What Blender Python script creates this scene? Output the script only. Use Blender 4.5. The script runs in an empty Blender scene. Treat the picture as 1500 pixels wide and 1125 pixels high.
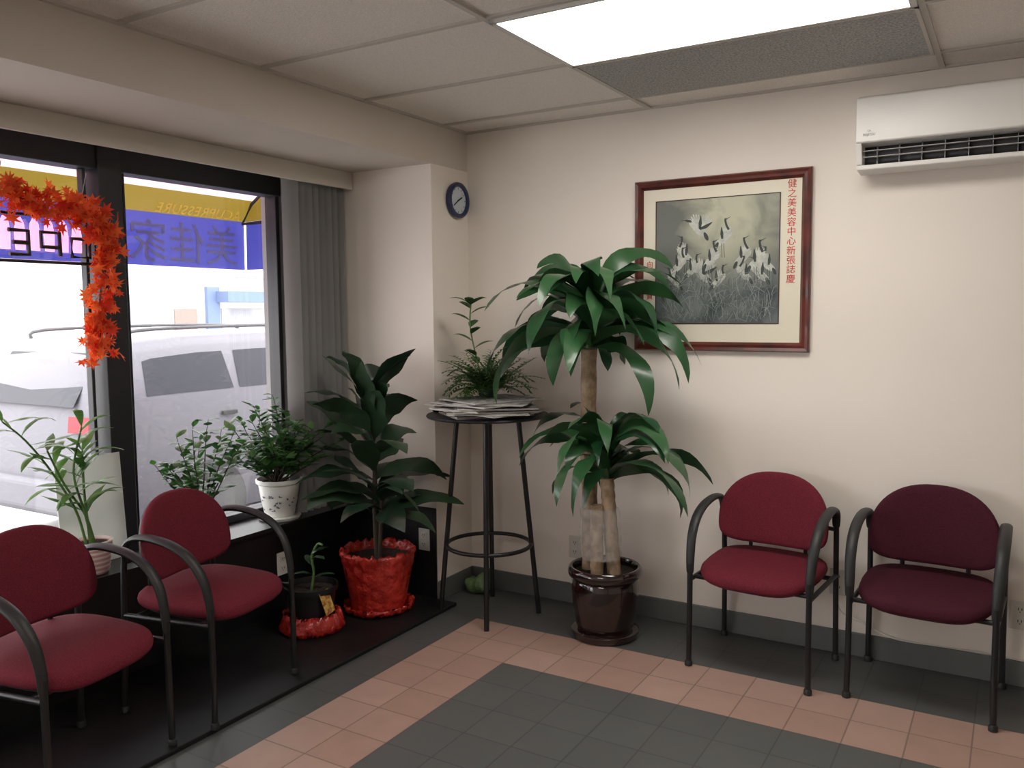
import bpy, bmesh, math, random
from mathutils import Vector, Matrix
COL = bpy.context.scene.collection
PI = math.pi
rad = math.radians
sc = bpy.context.scene
sc.view_settings.view_transform = 'Standard'
sc.view_settings.exposure = 0.0

# ------------------------------------------------------------ camera
FPX = 1240.0; PITCH = rad(4.8); ROLL = rad(0.5); HEAD = rad(30.9)
CAM = Vector((2.543, -3.805, 1.49))
H = 2.44
fw = Vector((-math.sin(HEAD)*math.cos(PITCH), math.cos(HEAD)*math.cos(PITCH), -math.sin(PITCH)))
rt0 = Vector((math.cos(HEAD), math.sin(HEAD), 0)); up0 = rt0.cross(fw)
rt = rt0*math.cos(ROLL) - up0*math.sin(ROLL); up = up0*math.cos(ROLL) + rt0*math.sin(ROLL)
cam = bpy.data.cameras.new('camera'); cam.sensor_width = 36; cam.lens = 36*FPX/1500; cam.clip_start = .05; cam.clip_end = 200
co = bpy.data.objects.new('camera', cam); COL.objects.link(co)
back = -fw
co.matrix_world = Matrix(((rt.x, up.x, back.x, CAM.x), (rt.y, up.y, back.y, CAM.y), (rt.z, up.z, back.z, CAM.z), (0, 0, 0, 1)))
sc.camera = co
def ray(u, v): return fw + rt*((u-750)/FPX) + up*((562.5-v)/FPX)
def on(axis, val, u, v):
    d = ray(u, v); t = (val-CAM[axis])/d[axis]; return CAM + d*t
def onz(u, v, z=0.0): return on(2, z, u, v)
def onx(u, v, x=0.0): return on(0, x, u, v)
def ony(u, v, y=0.0): return on(1, y, u, v)

# ------------------------------------------------------------ materials
def P(name, col, rough=.6, metal=0, var=None, bump=None, coat=0, emit=None, alpha=None, col2=None, island=False, trans=0, spec=.5):
    m = bpy.data.materials.new(name); m.use_nodes = True
    nt = m.node_tree; N = nt.nodes; L = nt.links; b = N['Principled BSDF']
    b.inputs['Roughness'].default_value = rough; b.inputs['Metallic'].default_value = metal
    b.inputs['Coat Weight'].default_value = coat; b.inputs['Specular IOR Level'].default_value = spec
    if coat: b.inputs['Coat Roughness'].default_value = .08
    tc = N.new('ShaderNodeTexCoord')
    c4 = (*col, 1); b.inputs['Base Color'].default_value = c4
    colsock = None
    if var or col2 or island:
        mix = N.new('ShaderNodeMix'); mix.data_type = 'RGBA'
        k = var[1] if var else .25
        mix.inputs[6].default_value = c4
        mix.inputs[7].default_value = (*(col2 if col2 else tuple(x*(1-k) for x in col)), 1)
        if island:
            g = N.new('ShaderNodeNewGeometry'); L.new(g.outputs['Random Per Island'], mix.inputs[0])
        else:
            n = N.new('ShaderNodeTexNoise'); n.inputs['Scale'].default_value = var[0] if var else 5; n.inputs['Detail'].default_value = 5
            L.new(tc.outputs['Object'], n.inputs['Vector'])
            r = N.new('ShaderNodeMapRange'); r.inputs[1].default_value = .35; r.inputs[2].default_value = .65
            L.new(n.outputs[0], r.inputs[0]); L.new(r.outputs[0], mix.inputs[0])
        L.new(mix.outputs[2], b.inputs['Base Color']); colsock = mix.outputs[2]
    if bump:
        n2 = N.new('ShaderNodeTexNoise'); n2.inputs['Scale'].default_value = bump[0]; n2.inputs['Detail'].default_value = 4
        L.new(tc.outputs['Object'], n2.inputs['Vector'])
        bp = N.new('ShaderNodeBump'); bp.inputs['Strength'].default_value = bump[1]; bp.inputs['Distance'].default_value = bump[2] if len(bump) > 2 else .005
        L.new(n2.outputs[0], bp.inputs['Height']); L.new(bp.outputs[0], b.inputs['Normal'])
    if emit:
        b.inputs['Emission Color'].default_value = (*emit[0], 1); b.inputs['Emission Strength'].default_value = emit[1]
    if alpha is not None: b.inputs['Alpha'].default_value = alpha
    if trans:
        t = N.new('ShaderNodeBsdfTranslucent'); t.inputs[0].default_value = c4
        if colsock: L.new(colsock, t.inputs[0])
        ms = N.new('ShaderNodeMixShader'); ms.inputs[0].default_value = trans
        L.new(b.outputs[0], ms.inputs[1]); L.new(t.outputs[0], ms.inputs[2]); L.new(ms.outputs[0], N['Material Output'].inputs[0])
    return m

class G:   # tiny math-node helper
    def __init__(s, nt): s.nt = nt
    def m(s, op, a, b=None, c=None):
        n = s.nt.nodes.new('ShaderNodeMath'); n.operation = op
        for i, x in enumerate((a, b, c)):
            if x is None: continue
            if isinstance(x, (int, float)): n.inputs[i].default_value = x
            else: s.nt.links.new(x, n.inputs[i])
        return n.outputs[0]
    def mix(s, f, a, b):
        n = s.nt.nodes.new('ShaderNodeMix'); n.data_type = 'RGBA'
        for i, x in ((0, f), (6, a), (7, b)):
            if isinstance(x, (int, float)): n.inputs[i].default_value = x
            elif isinstance(x, tuple): n.inputs[i].default_value = (*x, 1)
            else: s.nt.links.new(x, n.inputs[i])
        return n.outputs[2]

TX, TY, TP = .31, -.432, .195
def tile_mat():
    m = bpy.data.materials.new('floor tiles'); m.use_nodes = True; nt = m.node_tree; b = nt.nodes['Principled BSDF']; g = G(nt)
    tc = nt.nodes.new('ShaderNodeTexCoord'); sp = nt.nodes.new('ShaderNodeSeparateXYZ'); nt.links.new(tc.outputs['Object'], sp.inputs[0])
    X = g.m('DIVIDE', g.m('SUBTRACT', sp.outputs[0], TX), TP); Y = g.m('DIVIDE', g.m('SUBTRACT', TY, sp.outputs[1]), TP)
    fx = g.m('FRACT', X); fy = g.m('FRACT', Y)
    ex = g.m('ABSOLUTE', g.m('SUBTRACT', fx, .5)); ey = g.m('ABSOLUTE', g.m('SUBTRACT', fy, .5))
    grout = g.m('GREATER_THAN', g.m('MAXIMUM', ex, ey), .486)
    mn = g.m('MINIMUM', X, Y)
    pink = g.m('MULTIPLY', g.m('GREATER_THAN', mn, 0.0), g.m('LESS_THAN', mn, 2.0))
    outer = g.m('LESS_THAN', mn, 0.0)
    cb = nt.nodes.new('ShaderNodeCombineXYZ'); nt.links.new(g.m('FLOOR', X), cb.inputs[0]); nt.links.new(g.m('FLOOR', Y), cb.inputs[1])
    wn = nt.nodes.new('ShaderNodeTexWhiteNoise'); nt.links.new(cb.outputs[0], wn.inputs[0])
    no = nt.nodes.new('ShaderNodeTexNoise'); no.inputs['Scale'].default_value = 9; no.inputs['Detail'].default_value = 6; nt.links.new(tc.outputs['Object'], no.inputs['Vector'])
    pk = g.mix(wn.outputs[0], (.42, .265, .21), (.49, .325, .265))
    gy = g.mix(wn.outputs[0], (.086, .096, .094), (.102, .112, .108))
    base = g.mix(pink, gy, pk)
    base = g.mix(g.m('MULTIPLY', outer, .34), base, (.04, .043, .043))
    base = g.mix(g.m('MULTIPLY', no.outputs[0], .30), base, (.13, .11, .10))
    gr = g.mix(pink, (.056, .060, .058), (.19, .13, .105))
    fin = g.mix(g.m('MULTIPLY', grout, .85), base, gr)
    nt.links.new(fin, b.inputs['Base Color'])
    b.inputs['Roughness'].default_value = .45
    bp = nt.nodes.new('ShaderNodeBump'); bp.inputs['Strength'].default_value = .4; bp.inputs['Distance'].default_value = .002
    nt.links.new(g.m('SUBTRACT', 1, grout), bp.inputs['Height']); nt.links.new(bp.outputs[0], b.inputs['Normal'])
    return m

def stripe_mat(name, a, b_, axis, scale, rough=.4, thr=.5):
    m = bpy.data.materials.new(name); m.use_nodes = True; nt = m.node_tree; b = nt.nodes['Principled BSDF']; g = G(nt)
    tc = nt.nodes.new('ShaderNodeTexCoord'); sp = nt.nodes.new('ShaderNodeSeparateXYZ'); nt.links.new(tc.outputs['Object'], sp.inputs[0])
    f = g.m('FRACT', g.m('MULTIPLY', sp.outputs[axis], scale))
    nt.links.new(g.mix(g.m('LESS_THAN', f, thr), a, b_), b.inputs['Base Color']); b.inputs['Roughness'].default_value = rough
    return m

M = {}
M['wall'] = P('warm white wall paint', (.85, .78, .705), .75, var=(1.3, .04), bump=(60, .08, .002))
M['soffit'] = P('wall paint with soffit shade', (.65, .580, .515), .8, var=(1.3, .05), bump=(60, .08, .002))  # darker copy of the wall paint, soffit's shade put into the colour
M['black'] = P('black paint', (.010, .010, .011), .4, var=(6, .3), bump=(25, .15, .002))
M['platform'] = P('black vinyl', (.011, .011, .012), .5, var=(4, .4), bump=(8, .2, .003), spec=.3)
M['tile'] = tile_mat()
M['ceil'] = P('acoustic ceiling tile', (.89, .825, .76), .9, var=(240, .16), bump=(160, .35, .003))
M['grid'] = P('ceiling grid', (.55, .51, .46), .5)
M['base'] = P('grey vinyl baseboard', (.14, .145, .142), .5, var=(4, .2))
M['vent'] = P('perforated vent', (.48, .48, .46), .6, col2=(.22, .22, .22), var=(130, .5), bump=(200, .5, .002))
M['lamp'] = P('troffer lens', (.9, .9, .9), .5, emit=((1, .95, .88), 12.5))
M['whitemetal'] = P('white enamel', (.7, .68, .65), .4)
gm = bpy.data.materials.new('window glass'); gm.use_nodes = True
_n = gm.node_tree.nodes; _l = gm.node_tree.links
_t = _n.new('ShaderNodeBsdfTransparent'); _g = _n.new('ShaderNodeBsdfGlossy'); _g.inputs['Roughness'].default_value = .02
_x = _n.new('ShaderNodeMixShader'); _x.inputs[0].default_value = .05
_l.new(_t.outputs[0], _x.inputs[1]); _l.new(_g.outputs[0], _x.inputs[2]); _l.new(_x.outputs[0], _n['Material Output'].inputs[0])
M['glass'] = gm
M['frameblack'] = P('black window frame', (.012, .012, .016), .45)
M['jamb'] = P('grey jamb', (.30, .30, .30), .6)
M['blind'] = P('grey vertical blind fabric', (.27, .265, .26), .85, var=(3, .08), trans=.08, spec=.2)
M['valance'] = P('blind valance', (.62, .57, .50), .7)
M['burg'] = P('burgundy upholstery', (.165, .018, .032), .85, var=(260, .35), bump=(420, .6, .002), spec=.2)
M['burg2'] = P('plum upholstery', (.066, .010, .021), .85, var=(260, .35), bump=(420, .6, .002), spec=.2)
M['tube'] = P('black powder coated steel', (.010, .010, .011), .38)
M['plastic'] = P('black plastic', (.016, .016, .017), .5, bump=(150, .15, .001))
M['mahog'] = P('mahogany frame', (.13, .022, .014), .3, col2=(.06, .012, .008), var=(14, .5), coat=.3)
M['gold'] = P('dark inner bead', (.05, .012, .01), .35)
M['mat'] = P('cream mat board', (.78, .73, .60), .8)
M['redink'] = P('red ink', (.55, .03, .025), .6)
M['cwhite'] = P('crane white', (.60, .62, .57), .8, var=(40, .3))
M['cblack'] = P('crane black', (.06, .068, .064), .8)
M['reed'] = P('reed strokes', (.36, .41, .39), .8, col2=(.08, .105, .10), island=True)
M['clockblue'] = P('navy clock rim', (.01, .02, .08), .3, coat=.3)
M['clockface'] = P('clock face', (.55, .60, .66), .4)
M['drac'] = P('dracaena leaf', (.012, .058, .022), .30, col2=(.038, .115, .040), island=True, trans=.12, coat=.2)
M['cord'] = P('cordyline leaf', (.012, .034, .017), .38, col2=(.034, .068, .032), island=True, trans=.1, coat=.1)
M['shrub'] = P('shrub leaf', (.025, .11, .025), .4, col2=(.08, .21, .05), island=True, trans=.25)
M['bamboo'] = P('bamboo leaf', (.06, .17, .035), .4, col2=(.18, .34, .08), island=True, trans=.3)
M['palm'] = P('palm leaf', (.032, .095, .028), .45, col2=(.09, .18, .05), island=True, trans=.25)
M['bstem'] = P('green stem', (.10, .20, .05), .5, var=(30, .3))
M['bark'] = P('cane bark', (.40, .29, .19), .85, col2=(.23, .155, .09), var=(28, .4), bump=(50, .9, .006))
M['brstem'] = P('brown stem', (.06, .045, .03), .8, bump=(60, .7, .004))
M['soil'] = P('potting soil', (.035, .022, .014), .95, var=(50, .5), bump=(70, 1, .01))
M['glaze'] = P('dark brown glaze', (.020, .008, .007), .15, coat=.7, var=(10, .4))
M['foil'] = P('red foil wrap', (.58, .040, .025), .24, col2=(.36, .016, .012), var=(16, .3), bump=(24, 1.0, .02), coat=.4)
M['blackpot'] = P('black nursery pot', (.012, .012, .012), .4)
M['chinapot'] = P('white glazed pot', (.78, .78, .74), .3, coat=.3)
M['blueink'] = P('floral ink', (.09, .10, .16), .4)
M['stripepot'] = stripe_mat('pink striped pot', (.80, .70, .66), (.62, .34, .31), 2, 52, .4)
M['greypot'] = P('dark green plastic pot', (.03, .05, .04), .5)
M['paper'] = P('newsprint', (.52, .51, .485), .85, col2=(.17, .17, .18), var=(38, .5))
M['paperb'] = P('newsprint edge', (.56, .54, .50), .85)
M['wrap'] = P('clear plastic wrap', (.9, .9, .88), .10, bump=(40, 1, .01), alpha=.22)
M['ac'] = P('air conditioner white', (.80, .78, .74), .35)
M['acdark'] = P('air conditioner dark outlet', (.012, .012, .014), .6)
M['louver'] = P('louver grey', (.42, .41, .40), .5)
M['grey'] = P('grey print', (.35, .35, .36), .5)
M['outlet'] = P('ivory outlet plastic', (.62, .60, .54), .4)
M['slot'] = P('outlet slots', (.03, .03, .03), .6)
M['maple'] = P('artificial maple leaves', (.66, .03, .012), .55, col2=(.92, .20, .04), island=True, trans=.5)
M['neon'] = P('pink neon tube', (.85, .5, .65), .4, emit=((1, .42, .66), 1.4))
M['bag'] = P('green plastic bag', (.16, .26, .10), .3, var=(18, .5), bump=(25, 1, .02))
M['tag'] = P('plant tag', (.75, .55, .12), .5, col2=(.35, .06, .04), var=(60, .5))
M['board'] = P('pale poster board', (.78, .80, .77), .6, var=(4, .06), trans=.3)
M['silver'] = P('silver car paint', (.165, .160, .185), .6, coat=.02)
M['carglass'] = P('dark car glass', (.045, .046, .058), .45, spec=.2)
M['tyre'] = P('tyre rubber', (.06, .06, .062), .8)
M['hub'] = P('alloy hub', (.09, .09, .095), .6)
M['tail'] = P('red tail light', (.30, .015, .03), .5)
M['asphalt'] = P('asphalt', (.46, .455, .45), .9, var=(3, .12))
M['walk'] = P('concrete sidewalk', (.24, .237, .235), .9, var=(2, .1))
M['awnpink'] = P('pale awning fabric', (.66, .40, .44), .8, trans=.5)
M['awnyel'] = P('yellow awning band', (.24, .17, .02), .8, trans=.25)
M['awntext'] = P('dark yellow lettering', (.90, .70, .10), .8, trans=.3)
M['awnblue'] = P('blue awning fabric', (.055, .060, .34), .8, var=(2.5, .12), trans=.35)
M['awnink'] = P('faint pale blue lettering', (.17, .18, .42), .8, trans=.35)
M['brick'] = P('pale brick facade', (.68, .64, .62), .9, var=(8, .12))
M['facade'] = P('white facade', (.84, .82, .81), .9)
M['shopglass'] = P('shop window', (.23, .24, .27), .6, col2=(.42, .42, .43), var=(1.4, .4), spec=.2)
M['bluepaint'] = P('faded blue paint', (.12, .17, .30), .6)
M['redpaint'] = P('faded red paint', (.48, .32, .32), .6, var=(3, .6), col2=(.64, .62, .61))
M['doorred'] = P('brown red door', (.26, .17, .15), .6)

def artmat():
    m = bpy.data.materials.new('misty painted background'); m.use_nodes = True; nt = m.node_tree; b = nt.nodes['Principled BSDF']; g = G(nt)
    tc = nt.nodes.new('ShaderNodeTexCoord'); sp = nt.nodes.new('ShaderNodeSeparateXYZ'); nt.links.new(tc.outputs['Object'], sp.inputs[0])
    no = nt.nodes.new('ShaderNodeTexNoise'); no.inputs['Scale'].default_value = 7; no.inputs['Detail'].default_value = 7; no.inputs['Distortion'].default_value = .5; nt.links.new(tc.outputs['Object'], no.inputs['Vector'])
    nr = nt.nodes.new('ShaderNodeMapRange'); nr.inputs[1].default_value = .35; nr.inputs[2].default_value = .65; nt.links.new(no.outputs[0], nr.inputs[0])
    hz = nt.nodes.new('ShaderNodeMapRange'); hz.inputs[1].default_value = .27; hz.inputs[2].default_value = .50; nt.links.new(g.m('ADD', sp.outputs[2], g.m('MULTIPLY', g.m('SUBTRACT', no.outputs[0], .5), .25)), hz.inputs[0])
    xx = g.m('ABSOLUTE', g.m('SUBTRACT', sp.outputs[0], .03)); ce = nt.nodes.new('ShaderNodeMapRange'); ce.inputs[1].default_value = .02; ce.inputs[2].default_value = .27; nt.links.new(g.m('ADD', xx, g.m('MULTIPLY', g.m('SUBTRACT', no.outputs[0], .5), .6)), ce.inputs[0])
    top = g.mix(ce.outputs[0], (.50, .50, .37), (.15, .16, .14))
    bot = g.mix(nr.outputs[0], (.040, .055, .060), (.19, .22, .215))
    c = g.mix(hz.outputs[0], bot, top)
    nt.links.new(c, b.inputs['Base Color']); b.inputs['Roughness'].default_value = .35
    return m
M['art'] = artmat()

# ------------------------------------------------------------ mesh builder
def smooth(pts, k=6):
    P_ = [Vector(p) for p in pts]; out = []
    for i in range(len(P_)-1):
        p0 = P_[max(i-1, 0)]; p1 = P_[i]; p2 = P_[i+1]; p3 = P_[min(i+2, len(P_)-1)]
        for j in range(k):
            t = j/k
            out.append(.5*((2*p1)+(p2-p0)*t+(2*p0-5*p1+4*p2-p3)*t*t+(3*p1-p0-3*p2+p3)*t**3))
    out.append(P_[-1]); return out

class MB:
    def __init__(s): s.v = []; s.f = []; s.m = []
    def add(s, vs, fs, m=0):
        o = len(s.v); s.v += [Vector(p) for p in vs]; s.f += [tuple(i+o for i in f) for f in fs]; s.m += [m]*len(fs); return s
    def box(s, a, b, m=0, T=None):
        x0, y0, z0 = a; x1, y1, z1 = b
        vs = [Vector(p) for p in ((x0,y0,z0),(x1,y0,z0),(x1,y1,z0),(x0,y1,z0),(x0,y0,z1),(x1,y0,z1),(x1,y1,z1),(x0,y1,z1))]
        if T: vs = [T @ p for p in vs]
        return s.add(vs, [(0,3,2,1),(4,5,6,7),(0,1,5,4),(1,2,6,5),(2,3,7,6),(3,0,4,7)], m)
    def tube(s, pts, r, n=10, m=0, ref=None, sx=1, sy=1):
        pts = [Vector(p) for p in pts]; K = len(pts)
        rs = r if isinstance(r, (list, tuple)) else [r]*K
        T0 = (pts[1]-pts[0]).normalized()
        a = Vector(ref) if ref else (Vector((0,0,1)) if abs(T0.z) < .9 else Vector((1,0,0)))
        nrm = (a - T0*a.dot(T0)).normalized(); vs = []
        for i in range(K):
            T = (pts[min(i+1, K-1)]-pts[max(i-1, 0)]).normalized()
            nrm = (nrm - T*nrm.dot(T)).normalized(); bn = T.cross(nrm)
            for j in range(n):
                an = 2*PI*j/n; vs.append(pts[i]+nrm*(math.cos(an)*rs[i]*sx)+bn*(math.sin(an)*rs[i]*sy))
        fs = [(i*n+j, i*n+(j+1)%n, (i+1)*n+(j+1)%n, (i+1)*n+j) for i in range(K-1) for j in range(n)]
        fs += [tuple(range(n))[::-1], tuple((K-1)*n+j for j in range(n))]
        return s.add(vs, fs, m)
    def torus(s, c, R, r, n=40, k=10, m=0):
        vs = []; c = Vector(c)
        for i in range(n):
            a = 2*PI*i/n
            for j in range(k):
                b = 2*PI*j/k; vs.append(c+Vector(((R+r*math.cos(b))*math.cos(a), (R+r*math.cos(b))*math.sin(a), r*math.sin(b))))
        return s.add(vs, [(i*k+j, ((i+1)%n)*k+j, ((i+1)%n)*k+(j+1)%k, i*k+(j+1)%k) for i in range(n) for j in range(k)], m)
    def lathe(s, prof, n=36, m=0, c=(0,0,0), jit=None, T=None, cap0=True, cap1=True):
        vs = []; K = len(prof); c = Vector(c)
        for i, (r, z) in enumerate(prof):
            for j in range(n):
                a = 2*PI*j/n; rr = r; zz = z
                if jit: rr, zz = jit(i, a, r, z)
                p = Vector((rr*math.cos(a), rr*math.sin(a), zz)); vs.append((T @ p if T else p)+c)
        fs = [(i*n+j, i*n+(j+1)%n, (i+1)*n+(j+1)%n, (i+1)*n+j) for i in range(K-1) for j in range(n)]
        if cap0: fs.append(tuple(range(n))[::-1])
        if cap1: fs.append(tuple((K-1)*n+j for j in range(n)))
        return s.add(vs, fs, m)
    def ell(s, c, r, n=14, k=8, m=0, T=None):
        prof = [(max(1e-4, math.sin(PI*i/k)), -math.cos(PI*i/k)) for i in range(k+1)]
        S = Matrix.Diagonal((*r, 1)); TT = (T @ S) if T else S
        return s.lathe(prof, n, m, c, T=TT)
    def leaf(s, base, az, el0, el1, L, W, n=9, fold=.25, wave=0, shape='strap', m=0, clamp=None, bend=0, roll=0):
        p = Vector(base); vs = []; ph = az*7
        for i in range(n+1):
            t = i/n; el = el0+(el1-el0)*(t**1.15); a = az+bend*t
            d = Vector((math.cos(a)*math.cos(el), math.sin(a)*math.cos(el), math.sin(el)))
            sd = Vector((-math.sin(a), math.cos(a), 0)); nm = sd.cross(d)
            if roll: sd, nm = sd*math.cos(roll)+nm*math.sin(roll), nm*math.cos(roll)-sd*math.sin(roll)
            if shape == 'strap': w = W/2*min(1, .26+t*1.35)*max(0, 1-t**2.4)**.8
            elif shape == 'broad': w = W/2*(.10 if t < .08 else max(.02, math.sin(PI*min(1, max(0, (t-.05)/.95))**.9))**.85)
            else: w = W/2*max(.03, math.sin(PI*t))**.8
            w = max(w, .0006)
            wv = wave*math.sin(ph+t*13)*w
            q = [p-sd*w+nm*(fold*w+wv), p.copy(), p+sd*w+nm*(fold*w-wv)]
            if clamp: q = [clamp(x) for x in q]
            vs += q
            if i < n: p = p+d*(L/n)
        fs = []
        for i in range(n):
            for j in range(2): fs.append((i*3+j, i*3+j+1, (i+1)*3+j+1, (i+1)*3+j))
        return s.add(vs, fs, m)
    def build(s, name, mats, parent=None, sm=True, bevel=0, seg=2, angle=40, subsurf=0, kind=None, label=None, recalc=True):
        me = bpy.data.meshes.new(name); me.from_pydata([tuple(v) for v in s.v], [], s.f)
        if not isinstance(mats, (list, tuple)): mats = [mats]
        for x in mats: me.materials.append(x)
        me.polygons.foreach_set('material_index', s.m)
        if recalc:
            bm = bmesh.new(); bm.from_mesh(me); bmesh.ops.recalc_face_normals(bm, faces=bm.faces); bm.to_mesh(me); bm.free()
        me.polygons.foreach_set('use_smooth', [sm]*len(me.polygons)); me.update()
        if sm and not subsurf:
            try: me.set_sharp_from_angle(angle=rad(angle))
            except Exception: pass
        o = bpy.data.objects.new(name, me); COL.objects.link(o)
        if parent: o.parent = parent
        if bevel:
            b = o.modifiers.new('bevel', 'BEVEL'); b.width = bevel; b.segments = seg; b.limit_method = 'ANGLE'; b.angle_limit = rad(35)
        if kind: o['kind'] = kind
        if label: o['label'] = label
        return o

def thing(name, label, cat, loc=(0,0,0), rz=0, group=None):
    o = bpy.data.objects.new(name, None); COL.objects.link(o); o.empty_display_size = .05
    o.location = loc; o.rotation_euler = (0, 0, rz); o['label'] = label; o['category'] = cat
    if group: o['group'] = group
    return o
def tag(o, label, cat, group=None):
    o['label'] = label; o['category'] = cat
    if group: o['group'] = group
    return o
def dup(root, loc, rz, label=None):
    r = root.copy(); COL.objects.link(r); r.location = loc; r.rotation_euler = (0, 0, rz)
    if label: r['label'] = label
    for ch in list(root.children):
        c = ch.copy(); COL.objects.link(c); c.parent = r
        for g_ in ch.children:
            d = g_.copy(); COL.objects.link(d); d.parent = c
    return r
def text_mesh(name, body, size, mat, T, parent=None, ext=.0006, line=1.0, align='CENTER', space=1.0, off=0):
    cu = bpy.data.curves.new(name, 'FONT'); cu.body = body; cu.size = size; cu.extrude = ext; cu.space_line = line; cu.align_x = align; cu.resolution_u = 3; cu.space_character = space; cu.offset = off
    o = bpy.data.objects.new(name, cu); COL.objects.link(o); bpy.context.view_layer.update()
    dg = bpy.context.evaluated_depsgraph_get(); me = bpy.data.meshes.new_from_object(o.evaluated_get(dg)); me.name = name
    bpy.data.objects.remove(o); me.transform(T); me.materials.clear(); me.materials.append(mat)
    ob = bpy.data.objects.new(name, me); COL.objects.link(ob)
    if parent: ob.parent = parent
    return ob

# ------------------------------------------------------------ room shell
ZS = 2.236          # soffit underside
SILL = .46
XR, YF = 4.8, -5.8
YP = -.325
MB().box((-.95, YF, -.15), (XR, 0, 0)).build('floor', M['tile'], sm=False, kind='structure')
MB().box((-.95, 0, -.15), (XR+.1, .12, H+.1)).build('wall_back', M['wall'], sm=False, kind='structure')
MB().box((XR, YF, -.15), (XR+.1, 0, H+.1)).build('wall_right', M['wall'], sm=False, kind='structure')
MB().box((-.95, YF-.1, -.15), (XR+.1, YF, H+.1)).build('wall_front', M['wall'], sm=False, kind='structure')
MB().box((0, YF, H), (XR, 0, H+.1)).build('ceiling', M['ceil'], sm=False, kind='structure')
MB().box((-.95, YP, 0), (0, 0, ZS)).build('wall_left', M['wall'], sm=False, kind='structure')
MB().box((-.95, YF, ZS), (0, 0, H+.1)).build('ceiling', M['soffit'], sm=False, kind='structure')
wl = MB(); wl.box((-.95, YF, 0), (-.56, YP, SILL-.02)); wl.box((-.95, YF, SILL-.02), (-.54, YP, SILL))
wl.build('wall_left', M['black'], sm=False, kind='structure')
MB().box((-.95, -.56, SILL), (-.80, YP, ZS)).build('wall_left', M['jamb'], sm=False, kind='structure')
MB().box((-.56, YP-.008, 0), (0, YP, SILL+.03)).build('trim_1', M['black'], sm=False, kind='structure')
MB().box((-.56, YF, 0), (.125, YP-.008, .018)).build('trim_2', M['platform'], sm=False, bevel=.004, kind='structure')
MB().box((0, -.012, 0), (XR, 0, .105)).build('baseboard_back', M['base'], sm=False, bevel=.004, kind='structure')
MB().box((0, YP, 0), (.012, -.012, .105)).build('baseboard_left', M['base'], sm=False, bevel=.004, kind='structure')

gx = [1.03, 2.25, 3.47]; gy = [-.23-.6*i for i in range(10)]
gr = MB()
for x in gx: gr.box((x-.010, YF, H-.009), (x+.010, 0, H))
for y in gy: gr.box((0, y-.010, H-.0085), (XR, y+.010, H))
gr.box((0, YF, H-.010), (.018, 0, H)); gr.box((0, -.018, H-.010), (XR, 0, H))
gr.build('trim_3', M['grid'], sm=False, kind='structure')

cl = thing('ceiling_light', 'bright rectangular fluorescent troffer set in the tiled ceiling beside the dark vent', 'ceiling light', (1.64, -1.13, H-.016))
f = MB()
for a, b in (((-.60,-.29,-.004),(-.58,.29,.014)), ((.58,-.29,-.004),(.60,.29,.014)), ((-.60,-.29,-.004),(.60,-.275,.014)), ((-.60,.275,-.004),(.60,.29,.014))): f.box(a, b)
f.build('frame', M['whitemetal'], cl, sm=False)
MB().box((-.58, -.275, 0), (.58, .275, .008)).build('diffuser', M['lamp'], cl, sm=False)
fill_troffer = dup(cl, (1.64, -4.13, H-.016), 0, 'added unseen fluorescent troffer behind the viewpoint, brightening the room')  # added lamp out of view, extra fill for the room
cv = thing('ceiling_vent', 'grey perforated metal vent panel in the ceiling next to the lit troffer', 'vent', (1.64, -.53, H-.013))
MB().box((-.595, -.287, -.001), (.595, .287, .006)).build('perforated_panel', M['vent'], cv, sm=False)
f = MB()
for a, b in (((-.60,-.29,-.003),(-.588,.29,.008)), ((.588,-.29,-.003),(.60,.29,.008)), ((-.60,-.29,-.003),(.60,-.28,.008)), ((-.60,.28,-.003),(.60,.29,.008))): f.box(a, b)
f.build('frame', M['grid'], cv, sm=False)

# ------------------------------------------------------------ window
XW = -.83
wf = MB()
WT = 2.105; WB = .50
wf.box((XW-.05, YF, WT), (XW+.05, -.58, ZS))
wf.box((XW-.05, YF, SILL), (XW+.05, -.58, WB))
wf.box((XW-.05, -.60, SILL), (XW+.03, -.575, ZS))
wf.box((XW-.06, -1.61, SILL), (XW+.06, -1.50, ZS))
wf.box((XW-.02, -1.655, SILL), (XW+.02, -1.64, WT)); wf.box((XW-.02, -1.47, SILL), (XW+.02, -1.46, WT))
wf.box((XW-.06, -3.60, SILL), (XW+.06, -3.48, ZS))
w1 = wf.build('window_1', M['frameblack'], sm=False, bevel=.004, kind='structure')
MB().box((XW-.003, -3.48, WB), (XW+.003, -1.61, WT)).build('pane', M['glass'], w1, sm=False)
MB().box((XW-.003, -1.50, WB), (XW+.003, -.60, WT)).build('pane', M['glass'], w1, sm=False)
MB().box((XW-.003, YF, WB), (XW+.003, -3.60, WT)).build('pane', M['glass'], w1, sm=False)

vb = thing('vertical_blind', 'grey vertical blind drawn into a bunch at the right of the window', 'blind', (-.60, -.52, SILL))
MB().box((.075, YF+.6, 1.685), (.092, .19, ZS-SILL)).build('valance', M['valance'], vb, sm=False, bevel=.004)
MB().box((-.02, YF+.6, 1.73), (.02, .19, ZS-SILL-.01)).build('headrail', M['valance'], vb, sm=False)
s = MB()
for i in range(8):
    y = .155-i*.047; an = rad(-22) + .10*math.sin(i*2.3)
    dx, dy = math.cos(an)*.044, -math.sin(an)*.044
    seg = 6; vs = []
    for k in range(seg+1):
        q = k/seg*2-1; bow = .009*(1-q*q)
        for z in (.02, 1.73): vs.append((dx*q+bow*.3, y+dy*q-bow, z))
    s.add(vs, [(2*k, 2*k+2, 2*k+3, 2*k+1) for k in range(seg)])
s.build('slats', M['blind'], vb, recalc=False)

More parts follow.
